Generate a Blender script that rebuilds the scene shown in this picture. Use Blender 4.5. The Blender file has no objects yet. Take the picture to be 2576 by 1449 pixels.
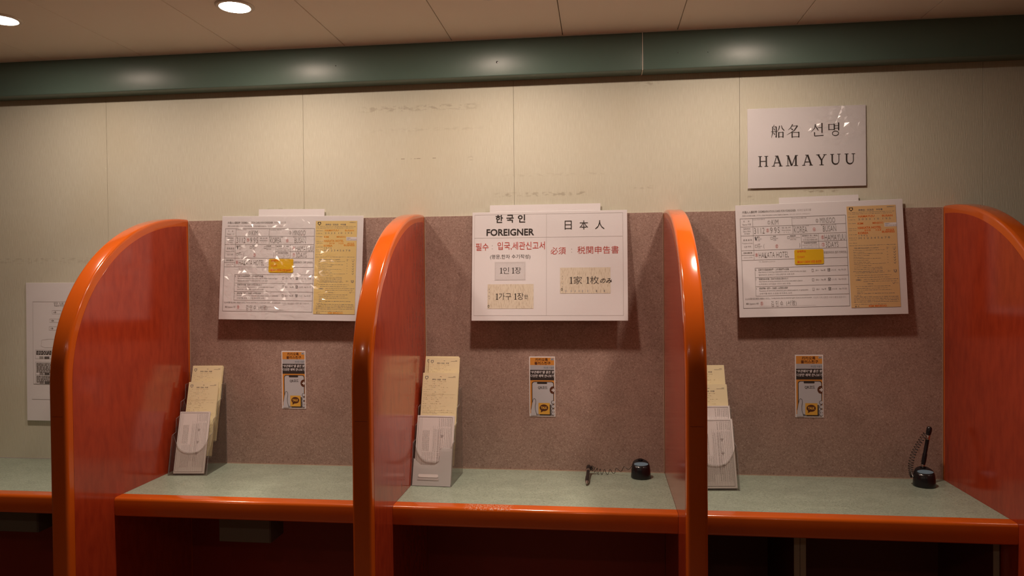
import bpy, bmesh, math, random
from mathutils import Vector, Matrix
random.seed(7)
PI = math.pi
C = bpy.context.scene.collection
SC = bpy.context.scene

# ------------------------------------------------------------------ camera, world, exposure
cd = bpy.data.cameras.new('camera'); cam = bpy.data.objects.new('camera', cd); C.objects.link(cam)
cd.sensor_fit = 'HORIZONTAL'; cd.sensor_width = 36.0; cd.lens = 1847.8 / 2576 * 36
R_ = (0.99291692, 0.11850426, -0.00852833); U_ = (0.00658421, 0.01678737, 0.9998374); F_ = (-0.11862816, 0.99281163, -0.01588821)
cam.matrix_world = Matrix(((R_[0], U_[0], -F_[0], 0.0), (R_[1], U_[1], -F_[1], -2.0), (R_[2], U_[2], -F_[2], 1.55), (0, 0, 0, 1)))
cd.clip_start = 0.02
SC.camera = cam
w = bpy.data.worlds.new('world'); SC.world = w; w.use_nodes = True
w.node_tree.nodes['Background'].inputs[0].default_value = (1.0, 0.78, 0.6, 1)
w.node_tree.nodes['Background'].inputs[1].default_value = 0.02
SC.view_settings.view_transform = 'Standard'; SC.view_settings.look = 'None'
SC.view_settings.gamma = 1.0; SC.view_settings.use_curve_mapping = False
SC.view_settings.exposure = 2.5
SC.cycles.transparent_max_bounces = 40
LAMP_COLOUR = (1.0, 0.78, 0.635)
LAMP_POWER = 50.0                       # radiance of a lamp lens
BEAM_POWER, BEAM_SPREAD = 0.20, math.radians(72)     # the reflector's own downward beam
LAMPS = [(-1.430, 0.74), (-0.836, 1.0), (-0.241, 1.0), (0.357, 0.92)]    # x, relative brightness
FILL_LAMPS = [(-2.1, -2.4, .42), (-1.1, -2.4, .42), (-.1, -2.4, .42), (0.9, -2.4, .25)]  # unseen lamps added behind the camera as ambient fill

# ------------------------------------------------------------------ materials
def mat(name, base, rough=.5, spec=.5, metal=0.0, coat=0.0, bump=None, var=None):
    """bump = (scale xyz, strength, distance); var = (scale xyz, other colour, low, high)"""
    m = bpy.data.materials.new(name); m.use_nodes = True
    nt = m.node_tree; N = nt.nodes; L = nt.links; p = N['Principled BSDF']
    p.inputs['Base Color'].default_value = (*base, 1); p.inputs['Roughness'].default_value = rough
    p.inputs['Specular IOR Level'].default_value = spec; p.inputs['Metallic'].default_value = metal
    p.inputs['Coat Weight'].default_value = coat; p.inputs['Coat Roughness'].default_value = .06
    tc = N.new('ShaderNodeTexCoord')
    def noise(sc, detail=4):
        mp = N.new('ShaderNodeMapping'); mp.inputs['Scale'].default_value = sc
        L.new(tc.outputs['Object'], mp.inputs[0])
        n = N.new('ShaderNodeTexNoise'); n.inputs['Scale'].default_value = 1; n.inputs['Detail'].default_value = detail
        L.new(mp.outputs[0], n.inputs['Vector']); return n
    if var:
        n = noise(var[0]); r = N.new('ShaderNodeMapRange'); r.inputs[1].default_value = var[2]; r.inputs[2].default_value = var[3]
        L.new(n.outputs['Fac'], r.inputs[0])
        mx = N.new('ShaderNodeMix'); mx.data_type = 'RGBA'
        mx.inputs[6].default_value = (*base, 1); mx.inputs[7].default_value = (*var[1], 1)
        L.new(r.outputs[0], mx.inputs[0]); L.new(mx.outputs[2], p.inputs['Base Color'])
    if bump:
        n = noise(bump[0]); b = N.new('ShaderNodeBump'); b.inputs['Strength'].default_value = bump[1]; b.inputs['Distance'].default_value = bump[2]
        L.new(n.outputs['Fac'], b.inputs['Height']); L.new(b.outputs[0], p.inputs['Normal'])
    return m

def wallpaper():
    m = mat('wallpaper', (.66, .66, .49), rough=.55, spec=.3)
    nt = m.node_tree; N = nt.nodes; L = nt.links; p = N['Principled BSDF']
    tc = N.new('ShaderNodeTexCoord')
    def noise(sc, detail=3, s=1):
        mp = N.new('ShaderNodeMapping'); mp.inputs['Scale'].default_value = sc
        L.new(tc.outputs['Object'], mp.inputs[0])
        n = N.new('ShaderNodeTexNoise'); n.inputs['Scale'].default_value = s; n.inputs['Detail'].default_value = detail
        L.new(mp.outputs[0], n.inputs['Vector']); return n.outputs['Fac']
    def math_(op, a, b=None, c=None):
        n = N.new('ShaderNodeMath'); n.operation = op
        for i, v in enumerate((a, b, c)):
            if v is None: continue
            if isinstance(v, (int, float)): n.inputs[i].default_value = v
            else: L.new(v, n.inputs[i])
        return n.outputs[0]
    def ramp(v, a, b, lo=0.0, hi=1.0):
        r = N.new('ShaderNodeMapRange'); r.interpolation_type = 'SMOOTHSTEP'
        for i, q in zip((1, 2, 3, 4), (a, b, lo, hi)): r.inputs[i].default_value = q
        L.new(v, r.inputs[0]); return r.outputs[0]
    st = noise((620, 60, 34), 4)
    blot = noise((3, 3, 2.2), 3)
    sep = N.new('ShaderNodeSeparateXYZ'); L.new(tc.outputs['Object'], sep.inputs[0])
    X, Z = sep.outputs[0], sep.outputs[2]
    def box(x0, x1, z0, z1, sx=.012, sz=.002):
        a = math_('MULTIPLY', ramp(X, x0 - sx, x0 + sx), ramp(X, x1 - sx, x1 + sx, 1, 0))
        b = math_('MULTIPLY', ramp(Z, z0 - sz, z0 + sz), ramp(Z, z1 - sz, z1 + sz, 1, 0))
        return math_('MULTIPLY', a, b)
    grain = ramp(noise((55, 55, 130), 4), .46, .62)
    dash = ramp(noise((70, 5, 5), 2), .5, .58)
    # old tape residue, scuffs
    marks = [(box(-.66, -.33, 2.012, 2.026, .03, .004), .35, grain), (box(-.58, -.34, 2.0235, 2.0255), .5, grain),
             (box(-.62, -.33, 1.955, 1.963, .05, .004), .16, grain), (box(-.565, -.39, 1.8785, 1.8800, .01, .0008), .9, dash),
             (box(-.28, -.03, 1.768, 1.778, .02, .003), .42, grain), (box(-.25, .02, 1.822, 1.829, .04, .003), .16, grain),
             (box(.3895, .404, 1.746, 1.760, .003, .003), .55, grain), (box(.48, .62, 1.762, 1.768, .02, .002), .5, grain),
             (box(-2.6, -1.40, 1.613, 1.6155, .01, .0012), .35, grain), (box(-2.3, -1.45, 1.600, 1.613, .05, .005), .18, grain),
             (box(-.95, -.82, 1.738, 1.750, .02, .003), .3, grain), (box(-.36, -.345, 1.870, 1.882, .004, .004), .3, grain),
             (box(.10, .16, 2.055, 2.072, .02, .006), .35, grain), (box(.09, .14, 1.782, 1.79, .02, .003), .3, grain)]
    tot = None
    for b, s, g in marks:
        v = math_('MULTIPLY', math_('MULTIPLY', b, g), s)
        tot = v if tot is None else math_('MAXIMUM', tot, v)
    def mix(f, a, b):
        mx = N.new('ShaderNodeMix'); mx.data_type = 'RGBA'
        L.new(f, mx.inputs[0])
        for i, v in ((6, a), (7, b)):
            if isinstance(v, tuple): mx.inputs[i].default_value = (*v, 1)
            else: L.new(v, mx.inputs[i])
        return mx.outputs[2]
    c = mix(ramp(st, .33, .68), (.675, .665, .54), (.735, .73, .605))
    c = mix(ramp(blot, .45, .7, 0, .5), c, (.66, .62, .47))
    c = mix(tot, c, (.26, .21, .13))
    L.new(c, p.inputs['Base Color'])
    bp = N.new('ShaderNodeBump'); bp.inputs['Strength'].default_value = .35; bp.inputs['Distance'].default_value = .0015
    L.new(st, bp.inputs['Height']); L.new(bp.outputs[0], p.inputs['Normal'])
    return m

def fibre(name, base, light, dark, rough, scale, stretch=(1, 1, 1), bump=.1):
    """pressed-fibre laminate: blotches plus light and dark flecks"""
    m = mat(name, base, rough=rough, spec=.4)
    nt = m.node_tree; N = nt.nodes; L = nt.links; p = N['Principled BSDF']
    tc = N.new('ShaderNodeTexCoord')
    def noise(s, detail, dist, off=0):
        mp = N.new('ShaderNodeMapping'); mp.inputs['Scale'].default_value = tuple(s * q for q in stretch); mp.inputs['Location'].default_value = (off, off, off)
        L.new(tc.outputs['Object'], mp.inputs[0])
        n = N.new('ShaderNodeTexNoise'); n.inputs['Scale'].default_value = 1; n.inputs['Detail'].default_value = detail; n.inputs['Distortion'].default_value = dist
        L.new(mp.outputs[0], n.inputs['Vector']); return n.outputs['Fac']
    def ramp(v, a, b, hi):
        r = N.new('ShaderNodeMapRange'); r.inputs[1].default_value = a; r.inputs[2].default_value = b; r.inputs[4].default_value = hi
        L.new(v, r.inputs[0]); return r.outputs[0]
    def mix(f, a, b):
        mx = N.new('ShaderNodeMix'); mx.data_type = 'RGBA'; L.new(f, mx.inputs[0])
        for i, v in ((6, a), (7, b)):
            if isinstance(v, tuple): mx.inputs[i].default_value = (*v, 1)
            else: L.new(v, mx.inputs[i])
        return mx.outputs[2]
    fine = noise(scale, 3, 1.6)
    c = mix(ramp(noise(scale * .05, 4, .6, 3), .32, .68, .8), base, tuple(q * .76 for q in base))
    c = mix(ramp(fine, .50, .70, .8), c, light)
    c = mix(ramp(noise(scale * .7, 3, 1.2, 9), .50, .70, .8), c, dark)
    L.new(c, p.inputs['Base Color'])
    bp = N.new('ShaderNodeBump'); bp.inputs['Strength'].default_value = bump; bp.inputs['Distance'].default_value = .0006
    L.new(fine, bp.inputs['Height']); L.new(bp.outputs[0], p.inputs['Normal'])
    return m

def clear(name, tint=(1, 1, 1), rough=.05, ior=1.45, haze=0.0):
    """thin clear plastic: lets light straight through, mirrors by Fresnel"""
    m = bpy.data.materials.new(name); m.use_nodes = True
    nt = m.node_tree; N = nt.nodes; L = nt.links; N.remove(N['Principled BSDF'])
    out = N['Material Output']; t = N.new('ShaderNodeBsdfTransparent'); t.inputs[0].default_value = (*tint, 1)
    g = N.new('ShaderNodeBsdfGlossy'); g.inputs['Roughness'].default_value = rough
    # Schlick's Fresnel term, the same from either side of the film
    def mt(op, a, b=None):
        k = N.new('ShaderNodeMath'); k.operation = op
        for i, v in enumerate((a, b)):
            if isinstance(v, (int, float)): k.inputs[i].default_value = v
            elif v is not None: L.new(v, k.inputs[i])
        return k.outputs[0]
    geo = N.new('ShaderNodeNewGeometry'); dp = N.new('ShaderNodeVectorMath'); dp.operation = 'DOT_PRODUCT'
    L.new(geo.outputs['Incoming'], dp.inputs[0]); L.new(geo.outputs['Normal'], dp.inputs[1])
    f0 = ((ior - 1) / (ior + 1)) ** 2
    f = mt('ADD', mt('MULTIPLY', mt('POWER', mt('SUBTRACT', 1.0, mt('ABSOLUTE', dp.outputs['Value'])), 5.0), 1 - f0), f0)
    mx = N.new('ShaderNodeMixShader'); L.new(f, mx.inputs[0]); L.new(t.outputs[0], mx.inputs[1]); L.new(g.outputs[0], mx.inputs[2])
    last = mx
    if haze:
        d = N.new('ShaderNodeBsdfDiffuse'); d.inputs[0].default_value = (.8, .8, .8, 1)
        m2 = N.new('ShaderNodeMixShader'); m2.inputs[0].default_value = haze
        L.new(mx.outputs[0], m2.inputs[1]); L.new(d.outputs[0], m2.inputs[2]); last = m2
    L.new(last.outputs[0], out.inputs[0])
    return m

def emit(name, col, s):
    m = bpy.data.materials.new(name); m.use_nodes = True
    nt = m.node_tree; N = nt.nodes; N.remove(N['Principled BSDF'])
    e = N.new('ShaderNodeEmission'); e.inputs[0].default_value = (*col, 1); e.inputs[1].default_value = s
    nt.links.new(e.outputs[0], N['Material Output'].inputs[0]); return m

M = {}
M['wall'] = wallpaper()
M['gap'] = mat('dark_joint', (.25, .22, .16), .8)
M['ceiling'] = mat('ceiling_board', (.86, .80, .68), .6, .3)
M['beam'] = mat('green_beam_paint', (.105, .168, .140), .36, .5, bump=((90, 90, 90), .06, .001))
M['caulk'] = mat('pale_caulk', (.62, .60, .52), .6)
M['plain_wall'] = mat('plain_beige_wall', (.55, .50, .38), .8)
M['floor'] = mat('floor_carpet', (.36, .22, .15), .9, var=((9, 9, 9), (.30, .18, .12), .4, .6))
M['lacquer'] = mat('orange_red_lacquer', (.57, .100, .007), .15, .5, coat=.4)
def worn(m, x0, x1):
    nt = m.node_tree; N = nt.nodes; L = nt.links; p = N['Principled BSDF']; tc = N.new('ShaderNodeTexCoord'); sep = N.new('ShaderNodeSeparateXYZ'); L.new(tc.outputs['Object'], sep.inputs[0])
    def rg(v, a, b, lo=0.0, hi=1.0):
        k = N.new('ShaderNodeMapRange'); k.interpolation_type = 'SMOOTHSTEP'
        for i, q in zip((1, 2, 3, 4), (a, b, lo, hi)): k.inputs[i].default_value = q
        L.new(v, k.inputs[0]); return k.outputs[0]
    def mul(a, b):
        k = N.new('ShaderNodeMath'); k.operation = 'MULTIPLY'; L.new(a, k.inputs[0]); L.new(b, k.inputs[1]); return k.outputs[0]
    n = N.new('ShaderNodeTexNoise'); n.inputs['Scale'].default_value = 260; n.inputs['Detail'].default_value = 4; L.new(tc.outputs['Object'], n.inputs['Vector'])
    f = mul(mul(rg(sep.outputs[0], x0, x0 + .02), rg(sep.outputs[0], x1 - .02, x1, 1, 0)), mul(rg(n.outputs['Fac'], .47, .60, 0, .8), rg(sep.outputs[2], 1.0135, 1.0165)))
    mx = N.new('ShaderNodeMix'); mx.data_type = 'RGBA'; mx.inputs[6].default_value = p.inputs['Base Color'].default_value; mx.inputs[7].default_value = (.62, .38, .27, 1)
    L.new(f, mx.inputs[0]); L.new(mx.outputs[2], p.inputs['Base Color']); return m
M['lacquer_worn'] = worn(mat('orange_red_lacquer_worn', (.57, .100, .007), .15, .5, coat=.4), -.165, -.04)
M['red_board'] = mat('red_stained_laminate', (.40, .046, .014), .16, .75, bump=((160, 160, 60), .04, .0005), var=((70, 70, 22), (.31, .032, .011), .38, .72))
M['dark_red'] = mat('deep_red_board', (.22, .022, .012), .4, .4)
M['mauve'] = fibre('mauve_fibre_laminate', (.42, .29, .245), (.66, .50, .43), (.24, .145, .12), .40, 330, bump=.2)
M['green_top'] = fibre('grey_green_worktop', (.34, .42, .335), (.52, .60, .49), (.10, .13, .095), .30, 300, (1, 1.7, 1))
M['edge_pale'] = mat('pale_edge_strip', (.52, .40, .30), .5)
M['grey_box'] = mat('grey_metal_box', (.12, .11, .085), .5)
M['cabinet_edge'] = mat('grey_beige_edging', (.30, .26, .19), .5)
M['cabinet_in'] = mat('cabinet_dark_red', (.10, .022, .016), .6)
M['paper'] = mat('white_paper', (.86, .845, .87), .38, .35)
M['paper2'] = mat('form_paper_white', (.82, .78, .77), .6, .2)
M['paper_y'] = mat('form_paper_yellow', (.86, .77, .50), .6, .2)
M['ink'] = mat('black_ink', (.035, .028, .025), .5, .3)
M['ink_grey'] = mat('grey_ink', (.25, .23, .22), .5, .3)
M['ink_pale'] = mat('pale_grey_ink', (.50, .47, .46), .5, .3)
M['ink_faint'] = mat('faint_grey_ink', (.60, .565, .56), .5, .3)
M['ink_straw'] = mat('faint_form_ink', (.52, .45, .28), .5, .3)
M['ink_red'] = mat('red_ink', (.55, .05, .03), .5, .3)
M['ink_orange'] = mat('orange_red_marker', (.78, .16, .02), .5, .3)
M['ink_gold'] = mat('gold_orange_marker', (.80, .33, .03), .5, .3)
M['form_yellow'] = mat('yellow_form_print', (.84, .66, .28), .45, .3)
M['form_gold'] = mat('orange_tinted_form_print', (.80, .55, .27), .45, .3)
M['form_beige'] = mat('beige_form_print', (.80, .73, .60), .45, .3, var=((700, 700, 90), (.55, .46, .34), .5, .72))
M['form_lilac'] = mat('pale_form_print', (.74, .725, .745), .45, .3, var=((300, 300, 900), (.60, .58, .60), .5, .8))
M['note_yellow'] = mat('yellow_note', (.80, .50, .02), .4, .3)
M['st_orange'] = mat('sticker_orange', (.70, .30, .06), .35, .4)
M['st_grey'] = mat('sticker_grey', (.48, .48, .52), .35, .4)
M['st_screen'] = mat('sticker_pale_screen', (.56, .57, .62), .35, .4)
M['st_dark'] = mat('sticker_dark', (.05, .04, .038), .35, .4)
M['st_brown'] = mat('sticker_brown', (.12, .045, .025), .35, .4)
M['st_yellow'] = mat('sticker_yellow', (.78, .45, .08), .35, .4)
M['acrylic'] = clear('clear_acrylic', (.94, .935, .92), .04, 1.5, .012)
M['front_sheen'] = clear('painted_front_reflection', (.85, .83, .82), .2, 1.45, .55)  # white haze painted in for the reflection on the acrylic front
M['acrylic_rim'] = clear('acrylic_cut_edge', (.60, .58, .55), .10, 1.6, .16)
M['sleeve'] = clear('plastic_sleeve', (.99, .99, .99), .32, 1.35)
M['sleeve_creased'] = clear('creased_plastic_sleeve', (.985, .985, .985), .26, 1.85)
M['sleeve_corner'] = clear('corner_creased_sleeve', (.99, .99, .99), .26, 1.85)
M['black'] = mat('black_plastic', (.012, .011, .013), .22, .5)
M['label_blue'] = mat('blue_label', (.15, .24, .32), .35, .5)
M['silver'] = mat('silver_metal', (.6, .58, .55), .25, .5, metal=1)
M['ring'] = mat('lamp_ring_white', (.72, .68, .58), .4)

# ------------------------------------------------------------------ mesh helpers
class MB:
    def __init__(s): s.v = []; s.f = []; s.m = []; s.slots = []
    def slot(s, m):
        if m not in s.slots: s.slots.append(m)
        return s.slots.index(m)
    def add(s, vs, fs, m='_'):
        o = len(s.v); s.v += [tuple(v) for v in vs]; k = s.slot(m)
        for f in fs: s.f.append(tuple(i + o for i in f)); s.m.append(k)
    def box(s, x0, x1, y0, y1, z0, z1, m='_'):
        s.add([(x0, y0, z0), (x1, y0, z0), (x1, y1, z0), (x0, y1, z0), (x0, y0, z1), (x1, y0, z1), (x1, y1, z1), (x0, y1, z1)],
              [(0, 3, 2, 1), (4, 5, 6, 7), (0, 1, 5, 4), (1, 2, 6, 5), (2, 3, 7, 6), (3, 0, 4, 7)], m)
    def prism(s, poly, x0, x1, m='_', rim=None):           # polygon in (y, z), pushed along x
        n = len(poly)
        s.add([(x0, y, z) for y, z in poly] + [(x1, y, z) for y, z in poly],
              [tuple(range(n)), tuple(range(2 * n - 1, n - 1, -1))] + [(i, n + i, n + (i + 1) % n, (i + 1) % n) for i in range(n)], m)
        if rim:
            k = s.slot(rim)
            for j in range(len(s.m) - n, len(s.m)): s.m[j] = k
    def slab(s, poly, y0, y1, m='_'):            # polygon in (x, z), pushed along y
        n = len(poly)
        s.add([(x, y0, z) for x, z in poly] + [(x, y1, z) for x, z in poly],
              [tuple(range(n)), tuple(range(2 * n - 1, n - 1, -1))] + [(i, n + i, n + (i + 1) % n, (i + 1) % n) for i in range(n)], m)
    def lathe(s, prof, n=32, m='_', c=(0, 0, 0), fn=None):   # prof = [(r, z)] about z
        o = []
        for r, z in prof:
            for i in range(n):
                a = 2 * PI * i / n; p = (c[0] + r * math.cos(a), c[1] + r * math.sin(a), c[2] + z)
                o.append(fn(p) if fn else p)
        fs = []
        for j in range(len(prof) - 1):
            for i in range(n):
                k = (i + 1) % n; fs.append((j * n + i, j * n + k, (j + 1) * n + k, (j + 1) * n + i))
        s.add(o, fs, m)
    def tube(s, pts, r, n=8, m='_', caps=True):
        pts = [Vector(p) for p in pts]; o = []; up = Vector((.13, .21, .97)); rs = r if isinstance(r, list) else [r] * len(pts)
        for i, p in enumerate(pts):
            t = (pts[min(i + 1, len(pts) - 1)] - pts[max(i - 1, 0)]).normalized()
            a = t.cross(up)
            if a.length < 1e-4: a = t.cross(Vector((1, 0, 0)))
            a.normalize(); b = t.cross(a)
            for k in range(n):
                q = 2 * PI * k / n; o.append(p + (a * math.cos(q) + b * math.sin(q)) * rs[i])
        fs = [(i * n + k, i * n + (k + 1) % n, (i + 1) * n + (k + 1) % n, (i + 1) * n + k) for i in range(len(pts) - 1) for k in range(n)]
        if caps: fs += [tuple(range(n - 1, -1, -1)), tuple(range((len(pts) - 1) * n, len(pts) * n))]
        s.add(o, fs, m)
    def build(s, name, m=None, parent=None, bevel=0, seg=2, smooth=True, angle=35, only=None):
        me = bpy.data.meshes.new(name); me.from_pydata(s.v, [], s.f)
        if m is not None: me.materials.append(M[m] if isinstance(m, str) else m)
        else:
            for q in s.slots: me.materials.append(M[q])
            for p, k in zip(me.polygons, s.m): p.material_index = k
        bm = bmesh.new(); bm.from_mesh(me)
        bmesh.ops.recalc_face_normals(bm, faces=bm.faces) if not s.flat else None
        if bevel:
            es = [e for e in bm.edges if (only(e) if only else True)]
            bmesh.ops.bevel(bm, geom=es, offset=bevel, segments=seg, profile=.5, affect='EDGES', clamp_overlap=True)
        bm.to_mesh(me); bm.free()
        if smooth:
            me.shade_smooth(); me.set_sharp_from_angle(angle=math.radians(angle))
        o = bpy.data.objects.new(name, me); C.objects.link(o)
        if parent is not None: o.parent = parent
        return o
    flat = False

def tag(o, label=None, cat=None, group=None, kind=None):
    for k, v in (('label', label), ('category', cat), ('group', group), ('kind', kind)):
        if v: o[k] = v
    return o
def empty(name, loc=(0, 0, 0), rot=(0, 0, 0), **k):
    o = bpy.data.objects.new(name, None); C.objects.link(o); o.location = loc; o.rotation_euler = rot; o.empty_display_size = .05
    return tag(o, **k)
def box(name, b, m, parent=None, bevel=0, seg=2):
    q = MB(); q.box(*b); return q.build(name, m, parent, bevel, seg)
def copy_tree(o, parent=None):
    c = o.copy(); C.objects.link(c); c.parent = parent
    for ch in [q for q in bpy.data.objects if q.parent is o]: copy_tree(ch, c)
    return c

# ------------------------------------------------------------------ lettering (flat print, laid on its sheet)
_fc = bpy.data.curves.new('lettering', 'FONT'); _fo = bpy.data.objects.new('lettering', _fc)
_fs = bpy.data.scenes.new('lettering'); _fs.collection.objects.link(_fo)
_fc.fill_mode = 'FRONT'
_gc = {}
def glyphs(s, bold=0.0, shear=0.0, res=2, space=1.0):
    k = (s, bold, shear, res, space)
    if k not in _gc:
        _fc.body = s; _fc.offset = bold; _fc.shear = shear; _fc.resolution_u = res; _fc.space_character = space
        
        with bpy.context.temp_override(scene=_fs, view_layer=_fs.view_layers[0]): dg = bpy.context.evaluated_depsgraph_get(); dg.update()
        ev = _fo.evaluated_get(dg); me = ev.to_mesh()
        vs = [(v.co.x, v.co.y) for v in me.vertices]; fs = [tuple(p.vertices) for p in me.polygons]; ev.to_mesh_clear()
        _gc[k] = (vs, fs)
    return _gc[k]

class Print(MB):
    """flat print on a sheet; coordinates in sheet units (x right, y DOWN), k metres per unit; layers lie 0.15 mm apart"""
    flat = True
    def __init__(s, k, y0=-.0004): super().__init__(); s.k = k; s.y0 = y0
    def poly(s, pts, m, layer=0):
        a = sum(p[0] * q[1] - q[0] * p[1] for p, q in zip(pts, pts[1:] + pts[:1]))
        if a > 0: pts = pts[::-1]
        s.add([(x * s.k, s.y0 - layer * .00015, -y * s.k) for x, y in pts], [tuple(range(len(pts)))], m)
    def rect(s, x0, y0, x1, y1, m, layer=0): s.poly([(x0, y0), (x1, y0), (x1, y1), (x0, y1)], m, layer)
    def rrect(s, x0, y0, x1, y1, r, m, layer=0):
        pts = []
        for cx, cy, a0 in ((x1 - r, y0 + r, -90), (x1 - r, y1 - r, 0), (x0 + r, y1 - r, 90), (x0 + r, y0 + r, 180)):
            for i in range(5): a = math.radians(a0 + 22.5 * i); pts.append((cx + r * math.cos(a), cy + r * math.sin(a)))
        s.poly(pts, m, layer)
    def oval(s, cx, cy, rx, ry, m, layer=0, n=24): s.poly([(cx + rx * math.cos(2 * PI * i / n), cy + ry * math.sin(2 * PI * i / n)) for i in range(n)], m, layer)
    def line(s, x0, y0, x1, y1, t, m, layer=0):
        dx, dy = x1 - x0, y1 - y0; l = math.hypot(dx, dy) or 1; nx, ny = -dy / l * t / 2, dx / l * t / 2
        s.poly([(x0 + nx, y0 + ny), (x1 + nx, y1 + ny), (x1 - nx, y1 - ny), (x0 - nx, y0 - ny)], m, layer)
    def path(s, pts, t, m, layer=0):
        for a, b in zip(pts, pts[1:]): s.line(*a, *b, t, m, layer)
    def frame(s, x0, y0, x1, y1, t, m, layer=0):
        s.line(x0 - t / 2, y0, x1 + t / 2, y0, t, m, layer); s.line(x0 - t / 2, y1, x1 + t / 2, y1, t, m, layer); s.line(x0, y0, x0, y1, t, m, layer); s.line(x1, y0, x1, y1, t, m, layer)
    def text(s, t, x0, y0, x1, y1, m='ink', layer=1, bold=0.0, shear=0.0, res=2, rot=False, space=1.0):
        vs, fs = glyphs(t, bold, shear, res, space)
        if not vs: return
        a0 = min(v[0] for v in vs); a1 = max(v[0] for v in vs); b0 = min(v[1] for v in vs); b1 = max(v[1] for v in vs)
        sx = (x1 - x0) / (a1 - a0); sy = (y1 - y0) / (b1 - b0)
        o = []
        for a, b in vs:
            x = x0 + (a - a0) * sx; y = y1 - (b - b0) * sy; o.append((x * s.k, s.y0 - layer * .00015, -y * s.k))
        # glyph outlines run counter-clockwise seen from the reader
        s.add(o, [tuple(f) for f in fs], m)

# slab-serif capitals for the ship's name, drawn in a 0..1 box (stroke thick t)
def slab_letter(P, ch, x0, y0, x1, y1, m='ink'):
    w, h = x1 - x0, y1 - y0; T = w * .155; t = h * .062; sf = h * .055
    def X(u): return x0 + u * w
    def Y(v): return y0 + v * h
    def serif(u, v, l): P.rect(X(u) - l * w / 2, (Y(v) if v < .5 else Y(v) - sf), X(u) + l * w / 2, (Y(v) + sf if v < .5 else Y(v)), m, 1)
    def stem(u, th=T): P.rect(X(u) - th / 2, Y(0), X(u) + th / 2, Y(1), m, 1)
    if ch == 'H':
        for u in (.19, .81): stem(u, T * .9); serif(u, 0, .38); serif(u, 1, .38)
        P.rect(X(.19), Y(.46), X(.81), Y(.46) + t, m, 2)
    if ch == 'A':
        P.line(X(.47), Y(0.01), X(.16), Y(1), t * 1.1, m, 1); P.line(X(.52), Y(0.0), X(.86), Y(1), T * 1.02, m, 2)
        P.rect(X(.26), Y(.63), X(.72), Y(.63) + t, m, 3); serif(.15, 1, .32); serif(.84, 1, .36); P.rect(X(.30), Y(0), X(.55), Y(0) + sf, m, 1)
    if ch == 'M':
        P.rect(X(.13), Y(0), X(.13) + t, Y(1), m, 1); P.rect(X(.82) - T * .4, Y(0), X(.82) + T * .5, Y(1), m, 1)
        P.line(X(.17), Y(0.01), X(.47), Y(.97), T * .92, m, 2); P.line(X(.81), Y(0.01), X(.49), Y(.97), t * 1.05, m, 3)
        serif(.15, 1, .30); serif(.83, 1, .34); P.rect(X(0.02), Y(0), X(.22), Y(0) + sf, m, 1); P.rect(X(.78), Y(0), X(1), Y(0) + sf, m, 1)
    if ch == 'Y':
        P.line(X(.16), Y(.0), X(.51), Y(.56), T * .95, m, 1); P.line(X(.84), Y(.0), X(.50), Y(.56), t * 1.1, m, 2); P.rect(X(.5) - T * .45, Y(.5), X(.5) + T * .45, Y(1), m, 3)
        serif(.17, 0, .36); serif(.83, 0, .34); serif(.5, 1, .42)
    if ch == 'U':
        pts = [(.17, 0), (.17, .62)] + [(.17 + .33 * (1 - math.cos(a)), .62 + .33 * math.sin(a)) for a in [PI * i / 10 for i in range(1, 10)]] + [(.83, .62), (.83, 0)]
        n = len(pts)
        for i, (a, b) in enumerate(zip(pts, pts[1:])):
            th = T * .9 if i < n * .45 else (t * 1.0 if i > n * .6 else T * .75); P.line(X(a[0]), Y(a[1]), X(b[0]), Y(b[1]) , th, m, 1 + i % 2)
        serif(.17, 0, .38); serif(.83, 0, .34)

# brush-shaped (Ming/Batang style) strokes: polyline with a width at each end, units of one em square
def strokes(P, x0, y0, x1, y1, data, m='ink'):
    w, h = x1 - x0, y1 - y0
    for j, st in enumerate(data):
        pts = [(x0 + u * w, y0 + v * h, t * (w + h) / 2) for u, v, t in st]
        if len(pts) == 2 and abs(st[0][1] - st[1][1]) < .02 and st[0][0] < st[1][0] and st[0][2] < .05:      # thin bar with its end wedge
            x, y, t = pts[1]; P.poly([(x - .09 * w, y), (x - .03 * w, y - .055 * h), (x + .025 * w, y + t * .5)], m, 1)
        for i in range(len(pts) - 1):
            a, b = pts[i], pts[i + 1]; dx, dy = b[0] - a[0], b[1] - a[1]; l = math.hypot(dx, dy) or 1; nx, ny = -dy / l / 2, dx / l / 2
            P.poly([(a[0] + nx * a[2], a[1] + ny * a[2]), (b[0] + nx * b[2], b[1] + ny * b[2]), (b[0] - nx * b[2], b[1] - ny * b[2]), (a[0] - nx * a[2], a[1] - ny * a[2])], m, 1 + (i + j) % 3)
            if i: P.oval(a[0], a[1], a[2] / 2, a[2] / 2, m, 2, 8)
V, H_ = .085, .032
SHIP = [[(.24, 0, .05), (.17, .13, .02)], [(.11, .13, V * .8), (.11, .6, V * .8), (.02, .98, .02)], [(.11, .15, H_), (.39, .15, H_)], [(.39, .15, V), (.39, .93, V), (.31, .9, .03)],
        [(.0, .52, H_), (.48, .50, H_)], [(.2, .26, .06), (.28, .42, .05)], [(.2, .6, .06), (.28, .76, .05)], [(.64, .08, .07), (.6, .3, .06), (.48, .5, .015)], [(.78, .06, .04), (.84, .28, .07), (1.0, .46, .06)],
        [(.58, .56, V), (.58, .99, V)], [(.58, .58, H_), (.9, .58, H_)], [(.9, .56, V), (.9, .99, V)], [(.58, .92, H_), (.9, .92, H_)]]
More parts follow.
